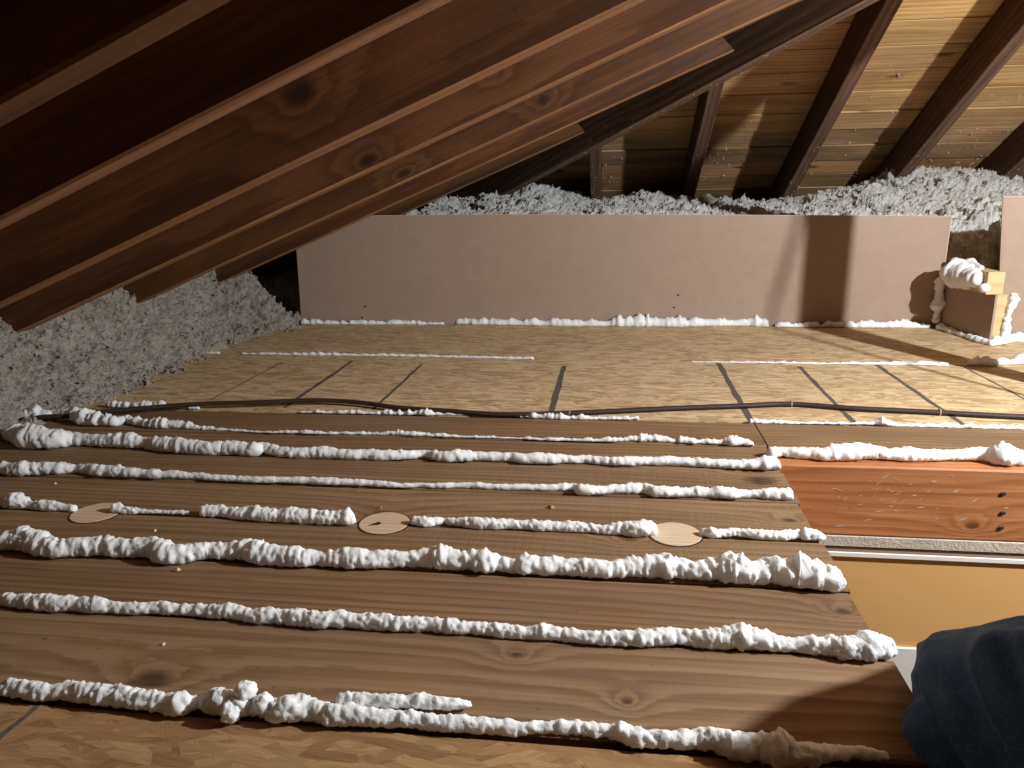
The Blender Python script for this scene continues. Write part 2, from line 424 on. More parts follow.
def ink(sheet, x0, y0, x1, y1, w, z):
    n = 14; v = []; f = []
    for i in range(n):
        t = i/(n-1); x = x0 + (x1-x0)*t; y = y0 + (y1-y0)*t
        a = w*(0.8 + 0.5*random.random()); o = random.uniform(-0.0012, 0.0012)
        v += [(x - a/2 + o, y, z), (x + a/2 + o, y, z), (x + a/2 + o, y, z + 0.0004), (x - a/2 + o, y, z + 0.0004)]
    for i in range(n-1):
        for k in range(4):
            k2 = (k+1) % 4; f.append((i*4+k, i*4+k2, i*4+4+k2, i*4+4+k))
    f += [(0, 1, 2, 3), (n*4-1, n*4-2, n*4-3, n*4-4)]
    o = obj('marker_line', v, f, M['ink'], None)
    o.parent = sheet; o.matrix_parent_inverse = Matrix.Translation(sheet.location).inverted()
    return o
for x, ya, yb, w in ((-0.706, 1.50, 1.955, 0.010), (-0.505, 1.50, 1.93, 0.007), (-0.121, 1.475, 1.930, 0.012), (0.281, 1.47, 1.985, 0.012), (0.479, 1.47, 1.955, 0.010), (0.682, 1.47, 1.985, 0.010), (-0.905, 1.55, 1.93, 0.004), (0.885, 1.47, 1.98, 0.005)):
    ink(s1, x, ya, x + random.uniform(-0.006, 0.006), yb, w, -0.0005)
ink(s3, -0.535, 0.36, -0.528, 0.543, 0.006, -0.0045)

# joists that frame the hatch
J = 'floor joists framing the hatch'
jo = box('floor_joist', -1.70, 1.70, 1.240, 1.288, -0.128, -0.0195, M['joist'], None)
def joist_top(): pass
bpy.data.objects.remove(jo)
jo = empty('floor_joist', (0.0, 1.263, -0.128))
tag(jo, 'orange brown fir joist with three nail heads beyond the hatch', 'joist', J)
v, f = box_vf(0.285, 1.70, -0.023, 0.026, 0.0, 0.1265, 0.003)
obj('timber', v, f, M['joist'], jo)
v, f = box_vf(-1.70, 0.2845, -0.023, 0.026, 0.0, 0.108, 0.003)
obj('timber', v, f, M['joist'], jo)
for x, z in ((0.645, -0.042), (0.649, -0.076), (0.650, -0.103)):
    n = lathe('nail_head', [(0.0005, -0.004), (0.0042, -0.004), (0.0046, 0.0), (0.0034, 0.0016), (0.0005, 0.0018)], M['nail'], jo, 9)
    n.location = (x, -0.0232, z + 0.128); n.rotation_euler = (math.pi/2, 0, 0.2); n.scale = (1.2, 0.8, 1)
vs_, fs_ = [], []                                   # pale scratches left on the face by old plaster
for k in range(46):
    x = random.gauss(0.47, 0.07); z = random.gauss(0.075, 0.022); a = random.gauss(0.45, 0.35); L = abs(random.gauss(0.007, 0.006)) + 0.002; w = random.uniform(0.0003, 0.0009)
    dx, dz = math.cos(a)*L/2, math.sin(a)*L/2; b0 = len(vs_)
    for yy in (-0.0231, -0.0236):
        vs_ += [(x - dx, yy, z - dz), (x, yy, z - w), (x + dx, yy, z + dz), (x, yy, z + w)]
    fs_ += [(b0, b0+1, b0+2, b0+3), (b0+7, b0+6, b0+5, b0+4)] + [(b0+i, b0+(i+1) % 4, b0+4+(i+1) % 4, b0+4+i) for i in range(4)]
tag(obj('plaster_scuffs', vs_, fs_, M['drywall'], jo), kind='stuff')
def tim(name, x0, x1, y0, y1, z0, z1, label):
    o = box(name, x0, x1, y0, y1, z0, z1, M['joist'], None, 0.003); tag(o, label, 'joist', J); return o
for yj in (-0.30,):
    tim('floor_joist', -1.70, 1.70, yj, yj + 0.045, -0.128, -0.0175, 'floor joist under the near strand board, behind the viewer')
tim('floor_joist', 0.285, 0.93, 0.295, 0.340, -0.128, -0.0175, 'header joist at the near side of the hatch')
o = beam('floor_joist', (0.2615, -0.25, -0.128), (0.2615, 1.235, -0.128), 0.045, 0.1085, M['joist'], None); tag(o, 'trimmer joist under the sawn plank ends beside the hatch', 'joist', J)
o = beam('floor_joist', (0.955, -0.25, -0.128), (0.955, 1.235, -0.128), 0.045, 0.1085, M['joist'], None); tag(o, 'trimmer joist on the far right side of the hatch', 'joist', J)

# the ceiling of the hall below, its hatch hole and tan wall
hc = tag(empty('ceiling'), 'drywall ceiling of the hall under the attic with the hatch hole', kind='structure')
for x0, x1, y0, y1 in ((-1.74, 0.283, -0.9, 1.9), (0.935, 1.70, -0.9, 1.9), (0.283, 0.935, -0.9, 0.335), (0.283, 0.935, 1.2375, 1.9)):
    box('drywall_sheet', x0, x1, y0, y1, -0.1465, -0.1285, M['drywall'], hc)
wf = tag(empty('wall_far'), 'tan painted wall of the hall seen down through the hatch', kind='structure')
box('wall_face', -1.2, 1.70, 1.243, 1.30, -1.6, -0.147, M['tanwall'], wf)
vtrim = empty('trim_1'); tag(vtrim, 'white bead and casing on the tan wall below the hatch', kind='structure')
box('plaster_lip', -1.2, 1.70, 1.2402, 1.2428, -0.158, -0.1495, M['hardboard'], vtrim)
box('bead', -1.2, 1.70, 1.2385, 1.2428, -0.1675, -0.1585, M['white'], vtrim, b=0.001)
box('casing', -0.2, 1.40, 1.2380, 1.2428, -0.45, -0.338, M['white'], vtrim, b=0.0015)
for nm, a in (('wall_left', (-1.25, -1.2, -0.9, 1.243)), ('wall_right', (1.65, 1.70, -0.9, 1.243)), ('wall_near', (-1.2, 1.65, -0.95, -0.9))):
    w_ = box(nm, a[0], a[1], a[2], a[3], -1.6, -0.147, M['tanwall']); tag(w_, 'tan hall wall below the attic floor, out of sight', kind='structure')
hf = box('floor_below', -1.25, 1.70, -0.95, 1.30, -1.65, -1.6, M['carpet']); tag(hf, 'carpeted hall floor below the attic', kind='structure')

# roof boards
def sheath_left():
    c = tag(empty('ceiling_left'), 'underside of the left roof slope, boards laid across the rafters', kind='structure')
    top = DEP/math.cos(AL); x = -1.95
    while x < RIDGE_X - 0.05:
        x1 = min(x + 0.118, RIDGE_X); ye = 2.80 - (x + x1)/2 + 0.06
        ya = -0.7; L = ye - ya; W = (x1 - x)/math.cos(AL) - 0.002
        v, f = box_vf(-L/2, L/2, -W/2, W/2, 0, 0.02)
        Mx = Matrix.Translation(((x+x1)/2, (ya+ye)/2, z_left((x+x1)/2) + top + 0.0005)) @ Matrix.Rotation(-AL, 4, 'Y') @ Matrix.Rotation(math.pi/2, 4, 'Z')
        obj('roof_board', v, f, M['sheath_grey'], c, mw=Mx); x = x1
def sheath_back():
    c = tag(empty('ceiling_back'), 'underside of the back roof slope of bare boards', kind='structure')
    top = DEP/math.cos(AB)
    ys = [3.80 - 0.1165*i for i in range(26)]
    for i, y1 in enumerate(ys):
        y0 = y1 - 0.1165
        if y0 < 0.75: break
        xs = 2.80 - (y0 + y1)/2 - 0.04
        x_end = 2.6; cuts = [xs, x_end]
        if i in (1, 4, 6, 9, 11): cuts = [xs, {1: 0.74, 4: 1.146, 6: 0.742, 9: 1.146, 11: 1.55}[i], x_end]
        W = (y1 - y0)/math.cos(AB) - random.uniform(0.005, 0.011)
        for a, b in zip(cuts[:-1], cuts[1:]):
            L = b - a - 0.002
            if L < 0.05: continue
            v, f = box_vf(-L/2, L/2, -W/2, W/2, random.uniform(0, 0.007), 0.022, 0.0)
            Mx = Matrix.Translation(((a+b)/2, (y0+y1)/2, z_back((y0+y1)/2) + top + 0.0005)) @ Matrix.Rotation(-AB, 4, 'X')
            obj('roof_board', v, f, M['sheath'] if i > 4 or i in (2,) else M['sheath_grey'], c, mw=Mx)
sheath_left(); sheath_back()

# ================================================================== rafters
GL = 'rafters of the left roof slope'
lefts = [(0.508, 0.036, None, 'nearest left rafter, narrow lit underside in the dark upper left corner', 'rafter'),
         (0.727, 0.034, None, 'second rafter of the left slope, its face in deep shadow', 'rafter'),
         (1.117, 0.042, None, 'third left rafter with a broad dim brown face', 'rafter_c'),
         (1.488, 0.040, None, 'fourth left rafter with a grey stained face', 'rafter_d'),
         (1.915, 0.040, None, 'fifth left rafter, reddish with a split knot, longest beside the hip', 'rafter_e'),
         (2.372, 0.040, 0.335, 'short jack rafter ending against the middle of the dark hip rafter', 'rafter'),
         (2.895, 0.040, -0.100, 'shortest jack rafter with a rounded end, lowest of the left slope', 'rafter')]
for k, (y, w, xe, lab, mt) in enumerate(lefts):
    if xe is None: xe = min(RIDGE_X, 2.80 - y - 0.035)
    xs = -1.86
    o = beam('rafter', (xs, y, z_left(xs)), (xe, y, z_left(xe)), w, DEP, M[mt], None, b=0.003, wav=0.003, seed=k, cut=math.tan(AL) if k > 4 else None, under=M['rafter_lit_edge'] if k else M['rafter'])  # nearest underside keeps the darker face wood so its strip stays dim
    tag(o, lab, 'rafter', GL)
o = beam('rafter', (-1.86, -0.02, z_left(-1.86)), (RIDGE_X, -0.02, z_left(RIDGE_X)), 0.04, DEP, M['rafter'], None, b=0.003); tag(o, 'left slope rafter above the viewer, outside the picture', 'rafter', GL)
# hip: bottom z = .618 + .43 x along y = 2.80 - x
def hz(x): return 0.618 + 0.43*x
xa, xb = -0.95, 1.75
hip = beam('hip_rafter', (xa, 2.80 - xa, hz(xa)), (xb, 2.80 - xb, hz(xb)), 0.044, 0.205, M['hip'], None, b=0.003, wav=0.004, seed=11, under=M['rafter_dark_lit_edge'])
tag(hip, 'dark hip rafter running diagonally up between the two roof slopes', 'hip rafter')
GB = 'rafters of the back roof slope'
labs = {-0.047: 'shortest back rafter, a narrow stub under the lower hip', 0.351: 'second back rafter from the left, half shaded below the hip',
        0.765: 'back rafter meeting the hip at the top edge of the photo', 1.168: 'long back rafter in the upper right, casting the widest shadow', 1.57: 'back rafter cut off by the right edge of the photo', 
        -0.45: 'black back rafter end low behind the hip', 1.975: 'back rafter beyond the right edge of the photo'}
for k, (x, lab) in enumerate(labs.items()):
    xc = x - 0.0225; ye = 2.80 - xc + 0.035
    ys = 3.88
    o = beam('rafter', (xc, ys, z_back(ys)), (xc, ye, z_back(ye)), 0.045, DEP, M['rafter_dark'], None, b=0.003, wav=0.002, seed=20 + k, under=M['rafter_dark_lit_edge'])
    tag(o, lab, 'rafter', GB)
po = beam('wooden_post', (1.066, 1.755, 0.0), (1.066, 1.755, 1.035), 0.04, 0.068, M['rafter_dark']); tag(po, 'upright post propping the hip rafter just right of the photo', 'post')

# ================================================================== knee-wall panels and corner frame
def panel(name, pts, y, th, label, tilt=0.0):
    e = empty(name, (pts[0][0], y, 0)); tag(e, label, 'panel')
    def plate(nm, q, ya, yb, mat):
        n = len(q); v = [(x - pts[0][0], ya, z) for x, z in q] + [(x - pts[0][0], yb, z) for x, z in q]
        f = [tuple(range(n)), tuple(reversed(range(n, 2*n)))] + [(i, (i+1) % n, n + (i+1) % n, n + i) for i in range(n)]
        return obj(nm, v, f, mat, e)
    plate('face', pts, 0, th*0.85, M['hardboard'])
    cx = sum(p[0] for p in pts)/len(pts); cz = sum(p[1] for p in pts)/len(pts)
    g = [(cx + (x - cx)*1.0008 + (0.0012 if x > cx else -0.0012), max(0.0005, z + (0.001 if z > cz else 0))) for x, z in pts]
    plate('pale_core', g, th*0.25, th, M['hard_edge'])
    return e
bw = panel('hardboard_panel', [(-1.093, 0.001), (1.037, 0.001), (1.041, 0.348), (0.30, 0.361), (-0.40, 0.372), (-1.086, 0.372)], 2.530, 0.006, 'long brown hardboard panel standing along the back of the floor')
for x, z in ((-0.853, 0.062), (-0.868, 0.022), (0.222, 0.103), (0.210, 0.062), (0.12, 0.012)):
    n = lathe('nail_head', [(0.0004, -0.001), (0.0030, -0.001), (0.0032, 0.0008), (0.0004, 0.0014)], M['nail'], bw, 8)
    n.location = (x + 1.093, -0.0006, z); n.rotation_euler = (math.pi/2, 0, 0)
panel('hardboard_panel', [(1.133, 0.001), (1.98, 0.001), (1.98, 0.40), (1.092, 0.409)], 2.335, 0.006, 'right hardboard panel standing nearer than the long one')

fr = empty('corner_frame', (1.05, 2.39, 0)); tag(fr, 'short pine framed hardboard return beside the right panel', 'frame')
def part(name, x0, x1, y0, y1, z0, z1, mat, b=0.0):
    v, f = box_vf(x0 - 1.05, x1 - 1.05, y0 - 2.39, y1 - 2.39, z0, z1, b); return obj(name, v, f, mat, fr)
v = [(1.040, 2.525), (1.046, 2.525), (1.074, 2.262), (1.080, 2.262)]
q = [(1.040, 2.525), (1.074, 2.262), (1.080, 2.262), (1.046, 2.525)]
obj('side_panel', [(x - 1.05, y - 2.39, z) for z in (0.002, 0.142) for x, y in q], [(3, 2, 1, 0), (4, 5, 6, 7)] + [(i, (i+1) % 4, 4 + (i+1) % 4, 4 + i) for i in range(4)], M['hardboard'], fr)
q = [(1.042, 2.520), (1.050, 2.268), (1.094, 2.268), (1.086, 2.520)]
obj('top_rail', [(x - 1.05, y - 2.39, z) for z in (0.1425, 0.205) for x, y in q], [(3, 2, 1, 0), (4, 5, 6, 7)] + [(i, (i+1) % 4, 4 + (i+1) % 4, 4 + i) for i in range(4)], M['pine'], fr)
part('upright', 1.082, 1.108, 2.266, 2.305, 0.002, 0.142, M['pine'])

# ================================================================== foam
def bead_mesh(pts, ds, nth, lump=0.22, rib=0.14, seed=0, base_z=0.0, sit=0.72, free=False, jag=1.0):
    """pts (x, y, z, r); a lumpy extruded bead. sit: centre height in radii above base_z"""
    P = np.array(pts, float)
    d = np.r_[0, np.cumsum(np.linalg.norm(np.diff(P[:, :3], axis=0), axis=1))]; L = d[-1]
    n = max(6, int(L/ds)); s = np.linspace(0, L, n)
    C = np.stack([np.interp(s, d, P[:, i]) for i in range(4)], 1)
    k = np.array([1, 2, 3, 2, 1.]); k /= k.sum()
    for i in range(3):
        a = np.pad(C[:, i], 2, mode='edge'); C[:, i] = np.convolve(a, k, 'valid')
    r = C[:, 3].copy()
    # pulses of the gun: the bead swells and pinches
    q = vnoise(np.stack([s/np.mean(r)*0.42, s*0 + seed*7.7, s*0], 1), seed + 1)
    q2 = np.abs(vnoise(np.stack([s/np.mean(r)*1.1, s*0 + seed*3.3, s*0 + 4], 1), seed + 2))
    r = r*(1 + (0.12 if P[0, 1] < 1.3 else 0.4)*q + (0.10 if P[0, 1] < 1.3 else 0.5)*(q2 - 0.35))
    e = np.minimum(s, L - s)/np.maximum(r, 1e-4)
    r = r*np.clip(np.sqrt(np.clip(e, 0, 1)*(2 - np.clip(e, 0, 1))), 0.12, 1)
    T = np.gradient(C[:, :3], axis=0); T /= np.linalg.norm(T, axis=1)[:, None] + 1e-9
    S = np.cross(np.tile([0, 0, 1.], (n, 1)), T)
    bad = np.linalg.norm(S, axis=1) < 0.3
    S[bad] = np.cross(np.tile([0, 1., 0], (bad.sum(), 1)), T[bad]) if bad.any() else S[bad]
    S /= np.linalg.norm(S, axis=1)[:, None]; U = np.cross(T, S)
    th = np.linspace(0, 2*math.pi, nth, endpoint=False)
    ctr = C[:, :3].copy()
    if not free: ctr[:, 2] = base_z + sit*r
    ctr += S*(vnoise(np.stack([s/np.mean(r)*0.35, s*0 + 2, s*0 + seed], 1), 9)*np.mean(r)*0.25)[:, None]
    dirv = S[:, None, :]*np.cos(th)[None, :, None] + U[:, None, :]*np.sin(th)[None, :, None]
    p0 = ctr[:, None, :] + dirv*r[:, None, None]
    R0 = float(np.mean(r))
    # ribs lie across the bead, slightly slanted
    rb = np.abs(vnoise(np.stack([(s[:, None] + 0.25*R0*np.cos(th)[None])/R0*2.3, np.sin(th)[None]*0.8 + s[:, None]*0, np.cos(th)[None]*0.8 + s[:, None]*0 + seed], -1), seed + 3))
    lm = np.abs(vnoise(p0/R0*1.1 + seed*5.1, seed + 4)); fi = vnoise(p0/R0*2.9 + seed, seed + 5); ff = vnoise(p0/0.0032 + seed, seed + 6)
    disp = rib*(rb - 0.3) + lump*(lm - 0.3) + 0.11*fi*jag + 0.0013/R0*ff*jag
    p = ctr[:, None, :] + dirv*(r[:, None]*(1 + disp))[..., None]
    if not free: p[..., 2] = np.maximum(p[..., 2], base_z + 0.0004)
    v = p.reshape(-1, 3)
    i = np.arange(n - 1)[:, None]; j = np.arange(nth)[None]; j2 = (j + 1) % nth
    f = np.stack([i*nth + j, i*nth + j2, (i+1)*nth + j2, (i+1)*nth + j], -1).reshape(-1, 4).tolist()
    f += [list(reversed(range(nth))), list(range((n-1)*nth, n*nth))]
    return v, f
GF = 'white spray foam beads along the floor seams'
BE = {
'b1':[(-0.577,0.556,0.0072),(-0.512,0.554,0.0081),(-0.45,0.554,0.008),(-0.404,0.552,0.0083),(-0.388,0.55,0.0097),(-0.372,0.556,0.0051),(-0.358,0.553,0.0097),(-0.335,0.551,0.0087),(-0.314,0.554,0.0091),(-0.282,0.552,0.0109),(-0.255,0.554,0.0091),(-0.234,0.55,0.0085),(-0.216,0.55,0.008),(-0.18,0.551,0.0076),(-0.144,0.553,0.0066),(-0.117,0.554,0.0066),(-0.08,0.555,0.0057),(-0.038,0.557,0.0057),(0.005,0.559,0.0056),(0.014,0.557,0.0078),(0.031,0.552,0.0073),(0.081,0.556,0.0077),(0.105,0.552,0.0101),(0.113,0.547,0.0104),(0.13,0.551,0.0109),(0.14,0.545,0.0132),(0.16,0.543,0.0102),(0.186,0.553,0.0062),(0.211,0.556,0.005),(0.235,0.558,0.0029)],
'b1up':[(-0.245,0.566,0.0055),(-0.221,0.566,0.0059),(-0.184,0.568,0.0059),(-0.157,0.57,0.0059),(-0.134,0.572,0.005),(-0.118,0.575,0.0023)],
'b2':[(-0.699,0.698,0.0081),(-0.615,0.694,0.0086),(-0.538,0.696,0.0068),(-0.462,0.7,0.0068),(-0.415,0.697,0.0078),(-0.383,0.694,0.0072),(-0.332,0.694,0.0082),(-0.298,0.694,0.0087),(-0.238,0.695,0.0076),(-0.167,0.695,0.0075),(-0.098,0.693,0.0069),(-0.047,0.695,0.0073),(-0.005,0.692,0.0078),(0.036,0.695,0.0083),(0.077,0.701,0.0083),(0.097,0.7,0.0088),(0.137,0.7,0.0113),(0.164,0.699,0.0097),(0.196,0.7,0.0071),(0.224,0.697,0.01),(0.237,0.692,0.0115),(0.262,0.697,0.0125),(0.283,0.703,0.01),(0.291,0.704,0.005)],
'b3':[(-0.813,0.83,0.0135),(-0.784,0.831,0.0141),(-0.745,0.82,0.0133),(-0.717,0.811,0.0124),(-0.694,0.819,0.0132),(-0.657,0.827,0.0112),(-0.621,0.827,0.0105),(-0.585,0.826,0.0124),(-0.561,0.816,0.0135),(-0.538,0.817,0.0122),(-0.511,0.829,0.0097),(-0.464,0.832,0.0116),(-0.445,0.825,0.0141),(-0.419,0.822,0.0108),(-0.393,0.824,0.0127),(-0.361,0.827,0.0095),(-0.309,0.829,0.0126),(-0.258,0.832,0.0101),(-0.22,0.837,0.012),(-0.206,0.838,0.0145),(-0.182,0.835,0.0113),(-0.169,0.837,0.0119),(-0.149,0.833,0.0149),(-0.131,0.834,0.0099),(-0.116,0.832,0.008),(-0.099,0.831,0.0117),(-0.032,0.832,0.0104),(0.041,0.837,0.0109),(0.074,0.838,0.0145),(0.1,0.838,0.0102),(0.13,0.839,0.0114),(0.149,0.836,0.0179),(0.163,0.832,0.0178),(0.175,0.834,0.0142),(0.193,0.839,0.0167),(0.216,0.838,0.0154),(0.227,0.837,0.0195),(0.237,0.832,0.0158),(0.259,0.828,0.0146),(0.276,0.837,0.0117)],
'b4a':[(-0.924,0.957,0.0077),(-0.892,0.956,0.0122),(-0.87,0.953,0.0061),(-0.835,0.95,0.0076),(-0.788,0.949,0.0053)],
'b4b':[(-0.734,0.952,0.0075),(-0.711,0.949,0.0052),(-0.673,0.951,0.003),(-0.611,0.953,0.003)],
'b4c':[(-0.595,0.952,0.0088),(-0.574,0.95,0.0088),(-0.547,0.953,0.0088),(-0.503,0.945,0.0108),(-0.436,0.943,0.0093),(-0.385,0.945,0.01),(-0.365,0.945,0.0121),(-0.354,0.949,0.0071)],
'b4d':[(-0.276,0.953,0.0064),(-0.253,0.946,0.007),(-0.228,0.959,0.0043),(-0.19,0.949,0.0077),(-0.131,0.951,0.007),(-0.064,0.95,0.0069),(-0.043,0.95,0.0076),(-0.009,0.949,0.0062),(0.038,0.947,0.0102),(0.058,0.952,0.0102),(0.067,0.959,0.0062)],
'b4e':[(0.124,0.957,0.0047),(0.14,0.948,0.0067),(0.171,0.956,0.0054),(0.213,0.949,0.0066),(0.256,0.958,0.0053),(0.261,0.955,0.0086),(0.278,0.956,0.0073),(0.289,0.959,0.0027)],
'b5':[(-1.036,1.087,0.0103),(-1.01,1.079,0.0094),(-0.982,1.08,0.0127),(-0.953,1.089,0.0102),(-0.926,1.092,0.0102),(-0.905,1.099,0.006),(-0.851,1.089,0.0101),(-0.799,1.087,0.0084),(-0.684,1.086,0.0058),(-0.57,1.082,0.0049),(-0.419,1.084,0.0064),(-0.328,1.082,0.004),(-0.216,1.088,0.0047),(-0.148,1.086,0.0047),(-0.05,1.095,0.0055),(-0.042,1.078,0.0077),(-0.004,1.085,0.0069),(0.007,1.09,0.0077),(0.057,1.095,0.0077),(0.072,1.081,0.0084),(0.124,1.085,0.0076),(0.132,1.09,0.0076),(0.183,1.083,0.0083),(0.214,1.092,0.006),(0.242,1.089,0.009),(0.278,1.088,0.0082)],
'b6':[(-1.167,1.26,0.0147),(-1.085,1.219,0.0208),(-1.026,1.221,0.0179),(-1.006,1.235,0.0124),(-0.962,1.232,0.0113),(-0.888,1.229,0.0131),(-0.858,1.228,0.0103),(-0.822,1.219,0.0148),(-0.768,1.211,0.0128),(-0.716,1.204,0.0127),(-0.691,1.211,0.0118),(-0.628,1.206,0.0117),(-0.624,1.22,0.01),(-0.582,1.202,0.0089),(-0.461,1.202,0.0097),(-0.397,1.203,0.0097),(-0.32,1.217,0.0071),(-0.272,1.204,0.0104),(-0.229,1.211,0.0087),(-0.165,1.215,0.0069),(-0.15,1.209,0.0103),(-0.039,1.215,0.0069),(0.02,1.208,0.0085),(0.104,1.219,0.0076),(0.153,1.214,0.0084),(0.234,1.212,0.0083),(0.258,1.212,0.0116),(0.284,1.22,0.0083)],
'b7':[(-1.234,1.37,0.0137),(-1.195,1.38,0.0138),(-1.164,1.384,0.0085),(-1.116,1.382,0.0095),(-1.073,1.356,0.0145),(-1.036,1.35,0.0123),(-1.003,1.35,0.0102),(-0.987,1.37,0.0083),(-0.935,1.347,0.0081),(-0.9,1.344,0.0091),(-0.869,1.346,0.0081),(-0.812,1.339,0.004),(-0.688,1.328,0.002),(-0.618,1.329,0.0039),(-0.497,1.332,0.0029),(-0.398,1.335,0.0048),(-0.289,1.33,0.0029),(-0.18,1.332,0.0019),(-0.108,1.327,0.0028),(-0.015,1.329,0.0037),(0.058,1.338,0.0065),(0.148,1.333,0.0055),(0.228,1.33,0.0073),(0.263,1.329,0.0036)],
'b8a':[(-1.114,1.477,0.0078),(-1.075,1.473,0.0089),(-1.017,1.475,0.0066),(-0.96,1.478,0.0055),(-0.888,1.475,0.0055)],
'b8b':[(-0.655,1.466,0.0021),(-0.478,1.466,0.0042),(-0.371,1.469,0.0063),(-0.351,1.473,0.0021),(-0.198,1.471,0.0031),(-0.108,1.461,0.0061),(-0.058,1.462,0.0041),(0.063,1.47,0.003)],
'b8c':[(0.273,1.461,0.0049),(0.372,1.464,0.0029),(0.505,1.47,0.0029),(0.523,1.471,0.0087),(0.547,1.462,0.0034),(0.665,1.462,0.0038),(0.778,1.461,0.0038),(0.905,1.454,0.0046)],
'bj':[(0.269,1.263,0.0095),(0.296,1.278,0.0078),(0.319,1.271,0.0086),(0.368,1.267,0.0111),(0.376,1.27,0.0128),(0.418,1.275,0.0154),(0.441,1.279,0.012),(0.476,1.276,0.0111),(0.52,1.275,0.011),(0.574,1.283,0.0093),(0.63,1.284,0.011),(0.648,1.274,0.0192),(0.685,1.272,0.0133),(0.742,1.277,0.0132),(0.816,1.274,0.0131)],
's2a':[(-1.197,2.025,0.0044),(-1.129,2.021,0.0037)],
's2b':[(-1.071,2.023,0.0029),(-0.826,2.019,0.0057),(-0.589,2.018,0.005),(-0.358,2.009,0.0035),(-0.203,2.001,0.0055)],
's2c':[(0.212,1.989,0.002),(0.392,1.989,0.0033),(0.567,1.987,0.0032),(0.812,1.988,0.0064),(0.856,1.978,0.0051)],
's2d':[(0.901,1.998,0.0102),(0.944,1.992,0.0127),(1.009,2.006,0.0114),(1.05,2.022,0.014),(1.113,2.025,0.014)],
'p1':[(-1.092,2.513,0.0089),(-0.909,2.516,0.007),(-0.694,2.523,0.007),(-0.569,2.522,0.0035)],
'p2':[(-0.536,2.534,0.0104),(-0.334,2.523,0.0112),(-0.169,2.511,0.0119),(-0.001,2.516,0.0118),(0.032,2.511,0.0201),(0.132,2.512,0.0183),(0.23,2.513,0.0166),(0.362,2.531,0.0133),(0.459,2.537,0.0149),(0.52,2.521,0.0148)],
'p3':[(0.532,2.546,0.0066),(0.713,2.536,0.0082),(0.926,2.528,0.0097),(1.018,2.529,0.008)],
}
LB = {
 'b1': 'nearest foam bead, along the first plank seam, with a big knotted blob', 'b1up': 'short upper foam bead doubled on the nearest one right of its blob',
 'b2': 'even foam bead on the second plank seam from the viewer', 'b3': 'fattest foam bead, lumpy, on the third plank seam',
 'b4a': 'short foam bead left of the leftmost wooden plug', 'b4b': 'thin foam bead starting on the leftmost wooden plug', 'b4c': 'foam bead ending at the left of the middle wooden plug',
 'b4d': 'foam bead between the middle and the right wooden plugs', 'b4e': 'short foam bead right of the rightmost wooden plug reaching the plank ends',
 'b5': 'foam bead on the seam just beyond the wooden plugs', 'b6': 'long foam bead starting fat beside the insulation, second from the black cable', 'b7': 'thin foam bead on the far plank seam, curling around the cable end',
 'b8a': 'row of small foam dabs at the far left plank edge against the strand board', 'b8b': 'thin broken foam line under the cable along the strand board edge', 'b8c': 'thin foam line right of the plank joint along the strand board edge',
 'bj': 'chunky foam bead along the joist top beyond the hatch', 's2a': 'tiny foam dab on the strand board seam by the insulation', 's2b': 'thin ragged foam line on the left of the strand board seam',
 's2c': 'hairline foam on the right of the strand board seam', 's2d': 'thick foam smear on the strand board seam near the corner frame',
 'p1': 'thin foam strip under the left end of the long panel', 'p2': 'thick foam strip under the middle of the long panel', 'p3': 'smooth foam strip under the right end of the long panel'}
for k, (key, pts) in enumerate(BE.items()):
    y = pts[0][1]; near = y < 1.0
    ds = 0.0020 if near else (0.003 if y < 1.6 else 0.005)
    if key == 'b1': bz = -0.003
    else: bz = 0.0
    if key == 'p3': pts = [(x, 2.517, r) for x, yy, r in pts]
    rs = 0.85 if key in ('s2a', 's2b', 's2c') else 1.06
    pts = [(x, yy, 0.0, r*rs) for x, yy, r in pts]
    v, f = bead_mesh(pts, ds, 26 if near else 16, lump=0.26 if key in ('b3', 'b6', 'bj', 'b1') else 0.16, rib=0.24 if near else 0.2, seed=k + 1, base_z=bz)
    if key == 'b1up': v = v + np.array([0, 0, 0.004])
    o = obj('foam_bead', v, f, M['foam'], None, smooth=True); tag(o, LB[key], 'foam bead', GF)
def blob(name, c, r, seed, label, cat='foam', parent=None, flat=None, n=18, sc=(1, 1, 1)):
    u = np.linspace(0.001, math.pi - 0.001, n); w = np.linspace(0, 2*math.pi, 2*n, endpoint=False)
    D = np.stack([np.sin(u)[:, None]*np.cos(w)[None], np.sin(u)[:, None]*np.sin(w)[None], np.cos(u)[:, None] + 0*w[None]], -1)
    q = 1 + 0.3*(np.abs(vnoise(D*1.6 + seed*9.1, seed)) - 0.25) + 0.10*vnoise(D*5 + seed, seed + 1)
    p = D*(q*r)[..., None]*np.array(sc) + np.array(c)
    if flat is not None: p[..., 2] = np.maximum(p[..., 2], flat)
    m = 2*n; i = np.arange(n-1)[:, None]; j = np.arange(m)[None]; j2 = (j+1) % m
    f = np.stack([i*m + j, (i+1)*m + j, (i+1)*m + j2, i*m + j2], -1).reshape(-1, 4).tolist()
    o = obj(name, p.reshape(-1, 3), f, M['foam'], parent, smooth=True)
    if label: tag(o, label, cat)
    return o
b1 = [o for o in bpy.data.objects if o.get('label', '').startswith('nearest foam bead')][0]
KNOTS = (((-0.3495, 0.5511, 0.011), 0.0092, 3), ((-0.3336, 0.5414, 0.006), 0.0095, 5), ((-0.3243, 0.5543, 0.019), 0.0092, 8), ((-0.3068, 0.5500, 0.010), 0.0092, 6), ((-0.3275, 0.5490, 0.009), 0.0090, 11))
for c, r, s in KNOTS:
    blob('foam_knot', c, r, s, None, parent=b1, flat=-0.003, sc=(1, 0.95, 1.05))
